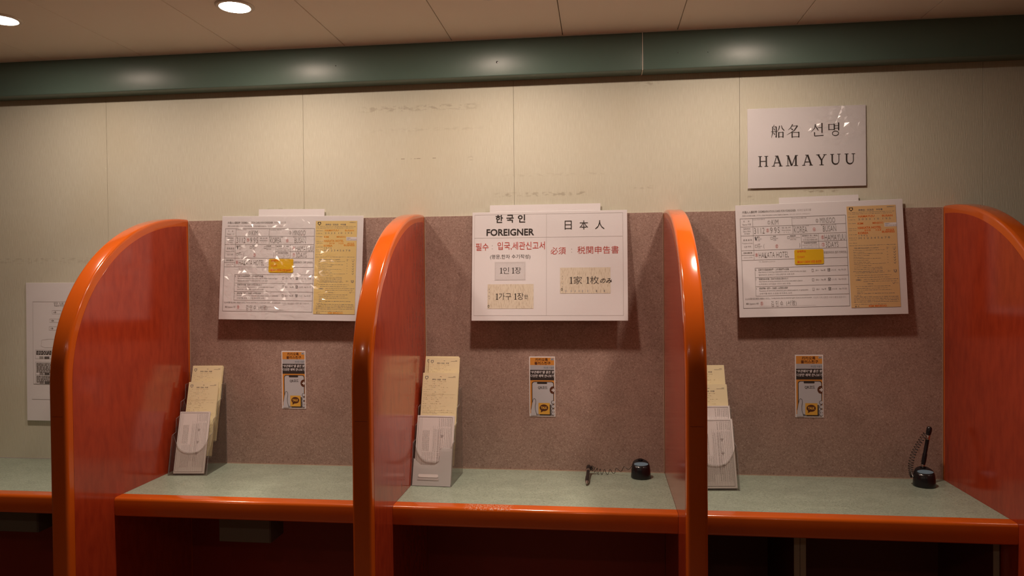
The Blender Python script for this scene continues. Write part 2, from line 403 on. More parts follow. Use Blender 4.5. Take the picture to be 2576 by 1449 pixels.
NAME = [[(.45, 0, .07), (.3, .25, .05), (.1, .42, .015)], [(.42, .13, H_), (.8, .13, H_)], [(.82, .12, .09), (.55, .48, .06), (.0, .78, .015)], [(.3, .3, .03), (.46, .42, .09)],
        [(.4, .6, V), (.4, 1, V)], [(.4, .61, H_), (.92, .61, H_)], [(.92, .58, V), (.92, 1, V)], [(.4, .94, H_), (.92, .94, H_)]]
SEON = [[(.36, .08, .08), (.3, .36, .05), (.02, .64, .015)], [(.36, .22, .04), (.5, .42, .09), (.58, .56, .05)], [(.56, .34, H_), (.88, .34, H_)], [(.88, 0, .1), (.88, .74, .08)], [(.28, .68, .08), (.28, .96, .06)], [(.28, .96, .05), (1.0, .93, .05)]]
MYEONG = [[(.06, .1, .08), (.06, .56, .07)], [(.06, .12, H_), (.52, .12, H_)], [(.52, .1, .09), (.52, .56, .08)], [(.06, .52, .05), (.52, .52, .05)], [(.54, .24, H_), (.9, .24, H_)], [(.54, .42, H_), (.9, .42, H_)], [(.9, 0, .1), (.9, .6, .08)]]
MYEONG += [[(.62 + .27 * math.cos(a), .81 + .17 * math.sin(a), .055) for a in [2 * PI * i / 14 for i in range(15)]]]

# ------------------------------------------------------------------ the setting
ZCEIL, WL, WR, WF = 2.1823, -4.4, 3.4, -4.6
P1, P2, P3, P4, PT = -1.1788, -0.4821, 0.2128, 0.9158, .0425      # right faces of the four dividers, thickness
ZT = 1.0187                                                        # worktop height
tag(box('floor', (WL, WR, WF, .1, -.05, 0), 'floor'), kind='structure')
wb = box('wall_back', (WL, WR, .0045, .1, 0, ZCEIL + .1), 'gap'); tag(wb, kind='structure')
seams = [-.2306 + .5995 * k for k in range(-7, 7)]
for a, b in zip([WL] + seams, seams + [WR]):
    box('panel', (a + .0003, b - .0003, 0, .0044, 0, ZCEIL), 'wall', wb, .0004, 1)
tag(box('wall_left', (WL - .1, WL, WF, .1, 0, ZCEIL + .1), 'plain_wall'), kind='structure')
tag(box('wall_right', (WR, WR + .1, WF, .1, 0, ZCEIL + .1), 'plain_wall'), kind='structure')
tag(box('wall_front', (WL, WR, WF - .1, WF, 0, ZCEIL + .1), 'plain_wall'), kind='structure')
ce = box('ceiling', (WL, WR, WF, .1, ZCEIL + .0085, ZCEIL + .1), 'gap'); tag(ce, kind='structure')
cs = [-1.2787 + .2965 * k for k in range(-11, 16)]
for a, b in zip([WL] + cs, cs + [WR]):
    if a >= WR - .01: continue
    box('panel', (a + .0009, min(b, WR) - .0009, WF, -.0555, ZCEIL, ZCEIL + .008), 'ceiling', ce, .0008, 1)
tr = empty('trim_1', (0, 0, 0), kind='structure')
bb = .1145
for a, b in ((WL, bb - .0012), (bb + .0012, WR)):
    box('beam_section', (a, b, -.055, -.0002, 2.0835, ZCEIL + .006), 'beam', tr, .0025, 3)
q = MB(); q.box(WL, WR, -.0572, -.0548, ZCEIL - .0022, ZCEIL + .002); q.build('caulk_line', 'caulk', tr)
q = MB(); q.box(bb - .0012, bb + .0012, -.0553, -.001, 2.0833, ZCEIL - .002); q.build('joint_strip', 'caulk', tr)
for x, z, r in ((-.267, 2.1199, .0032), (-.712, 2.129, .0014), (.205, 2.124, .0014), (.28, 2.122, .001)):
    q = MB(); q.lathe([(0.0001, -.0012), (r * .8, -.001), (r, 0), (r, .001)], 14, fn=lambda p: (p[0], p[2], p[1])); o = q.build('screw', 'black', tr); o.location = (x, -.0548, z)

# ------------------------------------------------------------------ downlights
def downlight(x, y, power, **k):
    o = empty('downlight', (x, y, ZCEIL), **k)
    q = MB(); q.lathe([(.0335, .0), (.0335, -.0018), (.0350, -.0040), (.0415, -.0035), (.0440, -.0014), (.0442, 0)], 40); q.build('ring', 'ring', o)
    q = MB(); q.lathe([(.0001, -.0052)] + [(.0332 * math.sin(a), -.0012 - .004 * math.cos(a)) for a in [PI / 2 * i / 6 for i in range(1, 7)]] + [(.0332, 0)], 40)
    q.build('lens', emit('lamp_glow', LAMP_COLOUR, LAMP_POWER * power), o)
    l = bpy.data.lights.new('downlight_beam', 'AREA'); l.shape = 'DISK'; l.size = .064; l.energy = BEAM_POWER * power; l.color = LAMP_COLOUR; l.spread = BEAM_SPREAD
    b = bpy.data.objects.new('downlight_beam', l); C.objects.link(b); b.parent = o; b.location = (0, 0, -.0065)
    return o
LL = ['dim round ceiling downlight cut by the left edge of the picture', 'round ceiling downlight fully in view above the left booth', 'round ceiling downlight just cut by the top edge above the middle booth', 'round ceiling downlight above the ship name sign']
for (x, p), l in zip(LAMPS, LL): downlight(x, -.374, p, label=l, cat='ceiling light', group='downlights along the wall')
for (x, y, p), n in zip(FILL_LAMPS, ('leftmost', 'second from left', 'third from left', 'rightmost')): downlight(x, y, p, label='added fill downlight behind the viewer, out of the picture, %s of the rear row' % n, cat='ceiling light', group='added fill downlights behind the viewer')

# ------------------------------------------------------------------ dividers between the booths
def profile(n=28, inset=0.0, back=0.0, z0=0.0):
    """outline in (y, z): up the back, over the arch, down the front"""
    a, b, c, e = .502 - inset, .4135 - inset, 1.3085, 2.06
    pts = [(-back, z0)]
    for i in range(n + 1):
        t = PI / 2 * i / n
        y = -a * abs(math.sin(t)) ** (2 / e); z = c + b * abs(math.cos(t)) ** (2 / e)
        if y > -back: y = -back
        if pts and abs(pts[-1][0] - y) < 1e-5 and abs(pts[-1][1] - z) < 1e-5: continue
        pts.append((y, z))
    pts.append((-a, z0)); return pts
def divider(x, **k):
    o = empty('divider', (x - PT / 2, 0, 0), **k)
    q = MB(); q.prism(profile(40, 0, .001), -PT / 2, PT / 2)
    def rim(e):
        a, b = e.verts; return abs(a.co.x - b.co.x) < 1e-6 and not (a.co.y > -.002 and b.co.y > -.002) and not (a.co.z < .01 and b.co.z < .01)
    q.build('edge_band', 'lacquer', o, .0075, 4, only=rim, angle=50)
    for s in (1, -1):
        q = MB(); p = profile(40, .021, .012); x0 = s * (PT / 2 - .001); x1 = s * (PT / 2 + .0004); q.prism(p, min(x0, x1), max(x0, x1))
        q.build('side_face', 'red_board', o, angle=20)
    # the band is made of a curved and a straight length: hairline joint where they meet
    q = MB(); q.box(-PT / 2 + .008, PT / 2 - .008, -.5022, -.5018, 1.2455, 1.2462); q.build('band_joint', 'dark_red', o)
    return o
DL = ['red divider with orange arched edge at the far left, white notice behind it', 'red divider with orange arched edge between the left and middle booths', 'red divider with orange arched edge between the middle and right booths, seen nearly edge on', 'red divider at the far right, cut by the picture edge']
for x, l in zip((P1, P2, P3, P4), DL): divider(x, label=l, cat='divider', group='arched booth dividers')

# ------------------------------------------------------------------ worktops, back boards
BOOTHS = [(-2.6, P1 - PT), (P1, P2 - PT), (P2, P3 - PT), (P3, P4 - PT)]
WLAB = ['grey-green writing shelf with orange lip left of the first divider', 'grey-green writing shelf of the left booth under the creased form poster', 'grey-green writing shelf of the middle booth with the pen lying on it', 'grey-green writing shelf of the right booth with the upright pen']
BLAB = ['', 'speckled mauve back board of the left booth', 'speckled mauve back board of the middle booth', 'speckled mauve back board of the right booth']
for i, (a, b) in enumerate(BOOTHS):
    a += .0008; b -= .0008
    o = empty('writing_shelf', ((a + b) / 2, 0, 0), label=WLAB[i], cat='shelf', group='writing shelves'); h = (b - a) / 2
    yb = -.0005 if i == 0 else -.0042
    box('surface', (-h, h, -.3128, yb, .974, ZT), 'green_top', o)
    prof = [(-.3130, ZT + .0002), (-.3130, .9725), (-.3462, .9725), (-.3462, ZT + .0002)]
    q = MB(); q.prism(prof, -h, h)
    q.build('nosing', 'lacquer_worn' if i == 2 else 'lacquer', o, .0075, 4, only=lambda e: e.verts[0].co.y < -.34 and e.verts[1].co.y < -.34 and abs(e.verts[0].co.x - e.verts[1].co.x) > .1, angle=50)
    box('sealant_strip', (-h, h, yb - .0016, yb, ZT - .001, ZT + .0014), 'edge_pale' if i else 'ink_pale', o)
    if i:
        t = empty('back_board', ((a + b) / 2, 0, 0), label=BLAB[i], cat='wall panel', group='mauve back boards')
        box('upper_board', (-h + .0022, h - .0022, -.0040, -.0002, ZT - .02, 1.7172), 'mauve', t)
        for s in (-1, 1):
            q = MB(); q.box(min(s * h, s * (h - .002)), max(s * h, s * (h - .002)), -.0044, -.0002, ZT + .002, 1.7165); q.build('edge_strip', 'edge_pale', t)
        box('lower_board', (-h, h, -.0060, -.0002, 0, .972), 'dark_red', t)
    else:
        t = empty('kick_board', ((a + b) / 2, 0, 0), label='dark red board under the shelf at the far left', cat='wall panel')
        box('lower_board', (-h, h, -.0060, -.0002, 0, .972), 'dark_red', t)
for x, z0, l in ((-.8935, .884, 'small grey box fixed under the shelf of the left booth'), (-1.531, .890, 'small grey box fixed under the shelf at the far left')):
    o = empty('junction_box', (x, -.25, z0), label=l, cat='box', group='grey boxes under the shelves')
    box('case', (-.069, .069, 0, .075, 0, .0898 if z0 < .885 else .0838), 'grey_box', o, .002, 2)
    box('cover', (-.067, .067, -.0025, 0, .002, .0600), 'grey_box', o, .001, 1)
for x0, x1, l in ((P3 + .004, .4465, 'narrow open cabinet with pale edges under the right booth shelf'), (.4475, P4 - PT - .004, 'wide open cabinet with pale edges under the right booth shelf')):
    o = empty('open_cabinet', ((x0 + x1) / 2, 0, 0), label=l, cat='cabinet', group='open cabinets under the right shelf'); h = (x1 - x0) / 2; t = .0125
    for s in (-1, 1):
        u, v = sorted((s * h, s * (h - t))); box('side_panel', (u, v, -.277, -.008, 0, .9715), 'cabinet_in', o); box('edging', (u, v, -.2785, -.277, 0, .9715), 'cabinet_edge', o)
    box('back_panel', (-h + t, h - t, -.012, -.008, .02, .9715), 'cabinet_in', o)
    box('bottom_panel', (-h + t, h - t, -.277, -.012, .0, .02), 'cabinet_in', o)

# ------------------------------------------------------------------ posters and signs
def sheet(name, loc, roll, tilt, w, h, thick=.0012, m='paper', **k):
    o = empty(name, loc, (-tilt, roll, 0), **k)
    q = MB(); q.box(0, w, 0, thick, -h, 0); q.build('paper_sheet', m, o, .0004, 1)
    return o
def sleeve(o, w, h, m, margin=.002, crease=None, seed=3):
    """clear film over the sheet; crease = (cx, cz, rx, rz, cell, tilt) crumples it there into small tilted facets"""
    q = MB(); q.flat = True
    if not crease: q.add([(-margin, -.0022, -h - margin), (w + margin, -.0022, -h - margin), (w + margin, -.0022, margin), (-margin, -.0022, margin)], [(0, 1, 2, 3)])
    else:
        cx, cz, rx, rz, cell, tilt = crease; r = random.Random(seed)
        nx = int(w / cell); nz = int(h / cell); vs = []
        for j in range(nz + 1):
            for i in range(nx + 1):
                x = w * i / nx; z = -h * j / nz
                inner = 0 < i < nx and 0 < j < nz
                d = ((x - cx) / rx) ** 2 + ((z - cz) / rz) ** 2
                k = max(0.0, 1 - d) ** .5 if inner else 0
                vs.append((x + (r.uniform(-.42, .42) * cell if inner else 0), -.0022 - cell * tilt * k * r.random() ** 1.3, z + (r.uniform(-.42, .42) * cell if inner else 0)))
        fs = []
        for j in range(nz):
            for i in range(nx):
                a = j * (nx + 1) + i; b = a + 1; c = a + nx + 1; d = c + 1
                fs += [(a, c, b), (b, c, d)] if r.random() < .5 else [(a, c, d), (a, d, b)]
        q.add(vs, fs)
    return q.build('plastic_sleeve', m, o, smooth=False)

# --- the filled-in landing form, twice
KW = .4165; KH = .2945
def form_print():
    P = Print(KW / 1000)
    T = P.text; g = 'ink_grey'; lw = 1.7
    T('外国人入国記録', 42, 38, 132, 53, g, bold=.012); T('DISEMBARKATION CARD FOR FOREIGNER', 140, 39, 366, 52, g, bold=.008); T('외국인 입국기록', 375, 38, 458, 52, 'ink_pale')
    T('英語又は日本語で記載して下さい。', 42, 64, 160, 73, g); T('Enter information in either English or Japanese.', 164, 65, 322, 74, g, bold=.012); T('영어 또는 일본어로 기재하십시오.', 328, 65, 452, 73, 'ink_pale')
    P.frame(27, 86, 661, 650, 2.2, g)
    for y in (139, 195, 288, 349): P.line(27, y, 661, y, lw, g)
    P.line(392, 244, 661, 244, lw, g); P.line(27, 318, 103, 318, lw, g)
    P.line(103, 86, 103, 349, lw, g); P.line(341, 86, 341, 139, lw, g); P.line(265, 139, 265, 195, 1, 'ink_pale'); P.line(343, 139, 343, 195, lw, g); P.line(392, 195, 392, 288, lw, g); P.line(495, 195, 495, 288, lw, g)
    P.line(105, 400, 661, 400, lw, g); P.line(105, 400, 105, 575, lw, g)
    for y in (459, 516, 575): P.line(105, y, 661, y, lw, g)
    # labels
    T('氏　　名', 47, 98, 82, 109, g); T('Name 이름', 40, 117, 92, 129, g)
    T('生年月日', 45, 146, 85, 156, g, bold=.01); T('Date of Birth', 43, 162, 88, 171, g); T('생년월일', 49, 177, 82, 186, g)
    T('渡 航 目 的', 41, 216, 94, 228, g, bold=.01); T('Purpose of visit', 35, 238, 97, 248, g); T('도항 목적', 45, 258, 87, 270, g)
    T('日本の連絡先', 40, 297, 92, 309, g, bold=.02); T('일본의 연락처', 40, 327, 92, 337, 'ink_pale')
    T('Family Name 영문 성', 105, 90, 176, 98, g); T('Given Names 영문 이름', 344, 90, 428, 98, g)
    T('現 住 所', 277, 147, 331, 157, g); T('Home Address', 277, 163, 331, 171, g); T('현 주 소', 287, 177, 322, 186, 'ink_pale')
    T('国名 Country name 나라명', 344, 141, 440, 149, g); T('都市名 City name 도시명', 512, 141, 602, 149, g)
    def lab(x, y, a, b, c, wd):
        T(a, x, y, x + wd * .55, y + 10, g, bold=.02); T(b, x, y + 13, x + wd, y + 20, g); T(c, x, y + 23, x + wd * .6, y + 31, g)
    P.path([(116, 201), (119, 228), (126, 204)], 3, 'ink'); P.path([(113, 205), (117, 225)], 2.4, 'ink'); lab(128, 200, '観光', 'Tourism', '관광', 24)
    P.frame(208, 208, 220, 222, 1.5, g); lab(224, 200, '商用', 'Business', '상용', 28)
    P.frame(309, 208, 321, 222, 1.5, g); lab(325, 200, '親族訪問', 'Visiting relatives', '친척 방문', 60)
    P.frame(112, 254, 124, 270, 1.5, g); lab(128, 246, 'その他', 'Others', '기타', 26)
    T('(', 163, 250, 168, 280, g); T(')', 378, 250, 383, 280, g)
    T('航空機便名・船名', 398, 202, 488, 211, g, bold=.015); T('Last flight No./Vessel', 410, 216, 477, 223, g); T('도착 항공기편명·선명', 402, 228, 487, 238, g)
    T('日本滞在予定期間', 408, 248, 482, 257, g, bold=.02); T('Intended length of stay', 398, 262, 488, 269, g); T('일본 체재 예정 기간', 405, 274, 484, 282, 'ink_pale')
    # filled-in words, thin and tall
    def fill(n, nx, ny, t, x0, y0, x1, y1, mm=g, gap=0):
        if n: T(n, nx, ny, nx + 17, ny + 22, mm)
        if t: T(t, x0, y0, x1, y1, 'ink_grey', bold=-.012)
    fill('①', 193, 104, 'KIM', 217, 99, 258, 131); fill('②', 482, 104, 'MINSOO', 508, 98, 598, 132)
    for t, x0, x1 in (('31', 109, 134), ('12', 149, 173), ('9', 207, 221), ('9', 231, 245), ('5', 252, 263)): T(t, x0, 147, x1, 184, g, bold=-.012)
    fill('③', 183, 154, 0, 0, 0, 0, 0, 'ink_red'); T('KOREA', 350, 150, 429, 186, g, bold=-.012); fill('④', 463, 158, 0, 0, 0, 0, 0, 'ink_red'); T('BUSAN', 523, 150, 602, 185, g, bold=-.012)
    fill('⑤', 234, 256, 0, 0, 0, 0, 0, 'ink_red'); fill('⑥', 511, 209, 'HAMAYUU', 531, 204, 654, 240, 'ink_red'); fill('⑦', 512, 255, '3DAYS', 536, 250, 611, 283, 'ink_red')
    fill('⑧', 110, 307, 'HAKATA HOTEL', 132, 302, 313, 337, 'ink_red'); T('호텔전화번호 (필히 전화번호)', 523, 308, 656, 325, g)
    T('TEL 電話番号 전화번호', 130, 356, 230, 365, 'ink_pale')
    Q = [('日本での退去強制歴・上陸拒否歴の有無', 'Any history of receiving a deportation order or refusal of entry into Japan', '일본에서의 강제퇴거 이력·상륙거부 이력 유무', 255, 300, 215),
         ('有罪判決の有無（日本での判決に限らない）', 'Any history of being convicted of a crime (not only in Japan)', '유죄판결의 유무(일본 내외의 모든 판결)', 245, 275, 190),
         ('規制薬物・銃砲・刀剣類・火薬類の所持', 'Possession of controlled substances, guns, bladed weapons, or gunpowder', '규제약물·총포·도검류·화약류의 소지', 240, 310, 195)]
    for i, (a, b, c, wa, wb_, wc) in enumerate(Q):
        y = 405 + 58.5 * i
        T(str(i + 1), 108, y + 3, 112, y + 11, g); T(a, 126, y, 126 + wa * .72, y + 12, g, bold=.02); T(b, 126, y + 17, 126 + wb_ * .95, y + 27, g, bold=.006); T(c, 126, y + 33, 126 + wc, y + 44, g)
        P.frame(446, y + 12, 456, y + 27, 1.5, g); T('はい　Yes 예', 468, y + 14, 525, y + 25, g, bold=.012); P.frame(541, y + 11, 554, y + 27, 1.6, 'ink'); P.path([(543, y + 14), (548, y + 24), (553, y + 13)], 2, 'ink')
        T('いいえ　No 아니오', 561, y + 14, 648, y + 25, g)
    T('以上の記載内容は事実と相違ありません。', 38, 585, 190, 597, g); T('I hereby declare that the statement given above is true and accurate.', 194, 586, 440, 597, g); T('이상의 기재 내용은 사실과 틀림 없습니다.', 448, 587, 640, 598, 'ink_pale')
    T('署名 Signature 서명', 44, 616, 118, 629, g, bold=.01); T('⑨', 130, 611, 146, 633, 'ink_red'); P.line(122, 640, 462, 640, 1, 'ink_pale')
    T('김 민 수', 194, 607, 266, 643, g, bold=-.008); T('(서명)', 284, 607, 346, 642, g, bold=-.008)
    return P
def note_print():
    P = Print(KW / 1000, -.0012)
    P.rrect(346, 293, 520, 386, 9, 'note_yellow'); T = P.text
    T('상세주소', 362, 297, 416, 312, 'ink_orange', bold=.04); T('①1DAY', 362, 331, 408, 347, 'ink_orange', bold=.02); T('■DAY CREW 선명 승선명', 362, 361, 505, 379, 'ink_orange', bold=.03)
    return P
def customs_print(bg):
    P = Print(KW / 1000, -.0008); T = P.text; g = 'ink_grey'; o = 'ink_gold' if bg == 'form_yellow' else 'ink_orange'
    X0, X1, Y0, Y1 = 669, 957, 35, 662
    P.rect(X0, Y0, X1, Y1, bg); W = X1 - X0
    P.poly([(684, 42), (705, 42), (707, 55), (695, 66), (683, 55)], 'ink', 1); P.oval(695, 52, 7, 7, bg, 2, 14)
    T('携帯品・別送品　申告書', 738, 54, 880, 66, g, bold=.012); T('税関様式C', 905, 42, 950, 49, g)
    def run(x0, x1, y, h=6.5, m=g):
        x = x0; r = random.Random(int(y * 31 + x0))
        while x < x1 - 4:
            l = min(r.uniform(5, 22), x1 - x); P.rect(x, y + r.uniform(0, 1), x + l, y + h * r.uniform(.28, .46), m, 1); x += l + r.uniform(2, 5)
    run(676, 948, 72); run(676, 940, 82)
    for y in (100, 118, 140, 172, 184, 210, 230, 243): run(676, 722, y)
    T('HAMAYUU', 735, 93, 830, 106, o, bold=.02); T('BUSAN', 875, 94, 936, 106, o, bold=.02); T('2 0 2 3  1 0  1 9 5', 735, 112, 925, 123, g)
    T('KIM', 730, 137, 762, 150, o, bold=.02); T('MINSOO', 818, 137, 880, 149, o, bold=.02)
    T('HAKATA HOTEL', 730, 163, 868, 178, o, bold=.03); T('010　123　4523', 768, 182, 940, 192, o, bold=.02); T('KOREA', 730, 196, 790, 210, o, bold=.03); T('BUSINESS', 870, 193, 944, 206, o, bold=.03)
    T('1 9 9 5', 733, 214, 785, 224, g); T('M 1 2 3 4 5 6 7 8', 732, 229, 915, 241, g)
    P.rect(886, 144, 957, 168, 'paper', 2); T('携帯番号', 890, 148, 915, 154, g, 3); T('090-1234-5678', 889, 158, 955, 164, g, 3)
    for y, a, b in ((262, 676, 720), (278, 676, 945)): run(a, b, y)
    T('下記に掲げるものを持っていますか？', 700, 292, 846, 301, g, bold=.02); T('はい', 892, 292, 908, 300, g); T('いいえ', 926, 292, 948, 300, g)
    for y, b in ((308, 880), (320, 760), (330, 868), (341, 790), (352, 756), (360, 860), (371, 782), (382, 792), (392, 885), (404, 800), (416, 868), (426, 862)): run(696, b, y)
    for y in (304, 322, 338, 355, 371, 388): P.path([(930, y), (936, y + 9), (943, y - 2)], 2, g, 2); run(892, 900, y)
    run(690, 870, 438, 9); run(705, 872, 447); T('はい', 892, 436, 908, 446, g); P.path([(926, 434), (936, 452), (944, 434)], 2.4, g, 2); P.frame(928, 436, 943, 448, 1.6, g, 1)
    for y, a, b in ((463, 700, 920), (476, 712, 900), (489, 750, 950), (501, 748, 945), (516, 770, 810), (516, 890, 894), (531, 700, 906), (543, 706, 888), (554, 706, 910), (565, 706, 750)): run(a, b, y)
    T('《注意事項》', 703, 488, 735, 498, g, bold=.03); P.path([(916, 512), (922, 521), (932, 509)], 2, g, 2); run(936, 952, 515)
    run(706, 926, 575, 8); run(690, 728, 588)
    for y in (596, 606, 616, 626): run(686, 950, y, 7.5)
    run(690, 880, 641); T('署 名', 690, 650, 715, 659, g); T('KIM MINSOO', 772, 648, 875, 660, o, bold=.03)
    return P
def form_poster(loc, roll, tilt, bg, strip, slv, label, proto=None):
    o = sheet('form_poster', loc, roll, tilt, KW, KH, label=label, cat='poster', group='landing form posters')
    if proto: me = proto; c = bpy.data.objects.new('printed_form', me); C.objects.link(c); c.parent = o
    else: c = form_print().build('printed_form', None, o, smooth=False); me = c.data
    customs_print(bg).build('yellow_form_print', None, o, smooth=False)
    n = note_print().build('yellow_note', None, o, smooth=False)
    sleeve(o, KW, KH, slv, crease=(.165, -.150, .19, .150, .0080, 1.05) if slv == 'sleeve_creased' else None)
    x0, x1, z = strip; q = MB(); q.box(x0, x1, .0016, .0022, -.03, z); q.build('hanging_strip', 'paper', o)
    return me
TOPY = -.0105
me = form_poster((-1.0695, TOPY, 1.7290), .0150, .075, 'form_yellow', (.108, .302, .0195), 'sleeve_creased', 'landing form sample in a creased shiny sleeve above the left booth')
form_poster((.3545, TOPY, 1.7310), -.0215, .075, 'form_gold', (.112, .310, .0160), 'sleeve', 'landing form sample with orange customs slip above the right booth', me)

# --- two-column instruction sheet
o = sheet('instruction_poster', (-.3450, TOPY, 1.7255), .0008, .105, .4190, .2965, label='white two-column sheet headed FOREIGNER above the middle booth', cat='poster')
P = Print(.419 / 1000); T = P.text
P.frame(15, 17, 972, 674, 1.3, 'ink_pale'); P.line(485, 17, 485, 674, 1.3, 'ink_pale'); P.line(15, 169, 972, 169, 1.3, 'ink_pale')
for ch, x0, x1 in (('한', 153, 201), ('국', 224, 272), ('인', 299, 347)): T(ch, x0, 19, x1, 71, bold=.022, res=3)
T('FOREIGNER', 94, 111, 405, 156, bold=.022, res=3)
for ch, x0, x1 in (('日', 602, 647), ('本', 697, 752), ('人', 796, 856)): T(ch, x0, 64, x1, 122, res=3)
def one(x, y0, y1, m='ink', t=5.5):
    h = y1 - y0; P.rect(x - t / 2, y0, x + t / 2, y1, m, 2); P.poly([(x - t / 2 - h * .16, y0 + h * .16), (x - t / 2 - h * .16, y0 + h * .11), (x + t / 2, y0), (x + t / 2, y0 + h * .05)], m, 3); P.rect(x - h * .2, y1 - 2.4, x + h * .2, y1, m, 3)
T('필수', 24, 203, 108, 252, 'ink_red', res=3); T(':', 131, 217, 134, 244, 'ink_grey')
T('입국,세관신고서', 167, 197, 474, 250, 'ink_red', res=3)
T('(영문,한자 수기작성)', 119, 279, 381, 311, 'ink', bold=-.006)
P.rect(149, 326, 350, 446, 'form_lilac'); P.frame(155, 334, 344, 441, 1, 'ink_pale', 1); T('인', 204, 362, 243, 404, layer=2, bold=-.006); T('장', 281, 362, 321, 404, layer=2, bold=-.006); one(192, 365, 402); one(270, 365, 402)
P.rect(104, 472, 402, 630, 'form_beige'); T('가구', 177, 528, 258, 573, layer=2, bold=-.006); T('장', 297, 528, 338, 573, layer=2, bold=-.006); one(166, 532, 571); one(286, 532, 571); T('만', 344, 540, 366, 566, layer=2)
for y in (500, 520, 545, 560): P.rect(113, y, 116, y + 9, 'ink_grey', 1)
T('o', 105, 605, 117, 622, layer=2); T('o', 577, 499, 590, 516, layer=2)
T('必須', 512, 235, 609, 281, 'ink_red', bold=-.006, res=3); T(':', 645, 245, 648, 272, 'ink_grey'); T('税関申告書', 683, 231, 945, 280, 'ink_red', bold=-.006, res=3)
P.rect(572, 368, 891, 534, 'form_beige'); T('家', 658, 424, 712, 474, layer=2, bold=-.008, res=3); T('枚', 763, 424, 818, 474, layer=2, bold=-.008, res=3); one(643, 428, 471, t=6); one(749, 428, 471, t=6); T('のみ', 827, 438, 900, 470, layer=2, bold=.012, shear=.25)
for y in (420, 436, 466, 486): P.rect(586, y, 588, y + 9, 'ink_grey', 1)
for x in (606, 640, 665, 690, 712, 745, 800, 850): P.rect(x, 512, x + 6, 526, 'ink_grey' if x > 780 else 'ink_pale', 1)
P.build('printed_lettering', None, o, smooth=False); sleeve(o, .419, .2965, 'sleeve')
q = MB(); q.box(.048, .348, .0016, .0022, -.03, .0195); q.build('hanging_strip', 'paper', o)

# --- ship name sign
o = sheet('ship_name_sign', (.3878, -.0036, 1.9838), -.0035, .006, .2965, .2085, .0006, label='white HAMAYUU sign taped high on the beige wall at right', cat='sign')
P = Print(.2965 / 1000)
strokes(P, 202, 148, 314, 264, SHIP); strokes(P, 336, 148, 446, 266, NAME); strokes(P, 540, 146, 645, 262, SEON); strokes(P, 684, 146, 782, 262, MYEONG)
for ch, x0, x1 in (('H', 90, 175), ('A', 206, 295), ('M', 326, 428), ('A', 463, 552), ('Y', 583, 670), ('U', 702, 787), ('U', 822, 907)): slab_letter(P, ch, x0, 420, x1, 514)
P.build('printed_lettering', None, o, smooth=False); sleeve(o, .2965, .2085, 'sleeve_corner', .001, crease=(.222, -.048, .075, .052, .0075, 1.1), seed=5)

# --- notice behind the far-left divider
o = sheet('wall_notice', (-1.6935, -.0036, 1.5430), .0045, .006, .297, .4095, .0006, label='white notice sheet on the wall half hidden by the far left divider', cat='notice')
P = Print(.001); T = P.text; g = 'ink_grey'
P.frame(22, 56, 275, 300, .8, 'ink_pale'); P.line(16, 346, 281, 346, .8, g); P.line(22, 301, 275, 301, .9, g)
T('안 내 문', 90, 58, 140, 65, g); T('NOTICE', 92, 66, 130, 70, g)
for x, y in ((84, 82), (76, 107), (74, 130)): P.frame(x, y, x + 30, y + 10, .6, 'ink_pale'); T('→', x + 4, y + 2, x + 14, y + 8, g)
P.path([(50, 170), (70, 167), (100, 167)], .6, 'ink_pale'); P.path([(50, 170), (48, 188), (60, 192), (100, 192)], .6, 'ink_pale')
for y, n, h_ in ((202, 3, 18), (238, 7, 30), (276, 5, 18)):
    P.frame(29, y - 3, 268, y + h_ + 5, .6, 'ink_pale'); r = random.Random(y)
    for j in range(n):
        x = 32
        while x < 262: l = r.uniform(3, 9); P.rect(x, y + j * 4.2, x + l, y + j * 4.2 + 2.6, g if n > 4 else 'ink', 1); x += l + r.uniform(.8, 2)
    for yy in (h_ - 1, h_ + 3): P.rect(42, y + yy, 55, y + yy + 1.6, g, 1); P.rect(58, y + yy, 74, y + yy + 2.2, 'ink', 1)
P.build('printed_lettering', None, o, smooth=False)

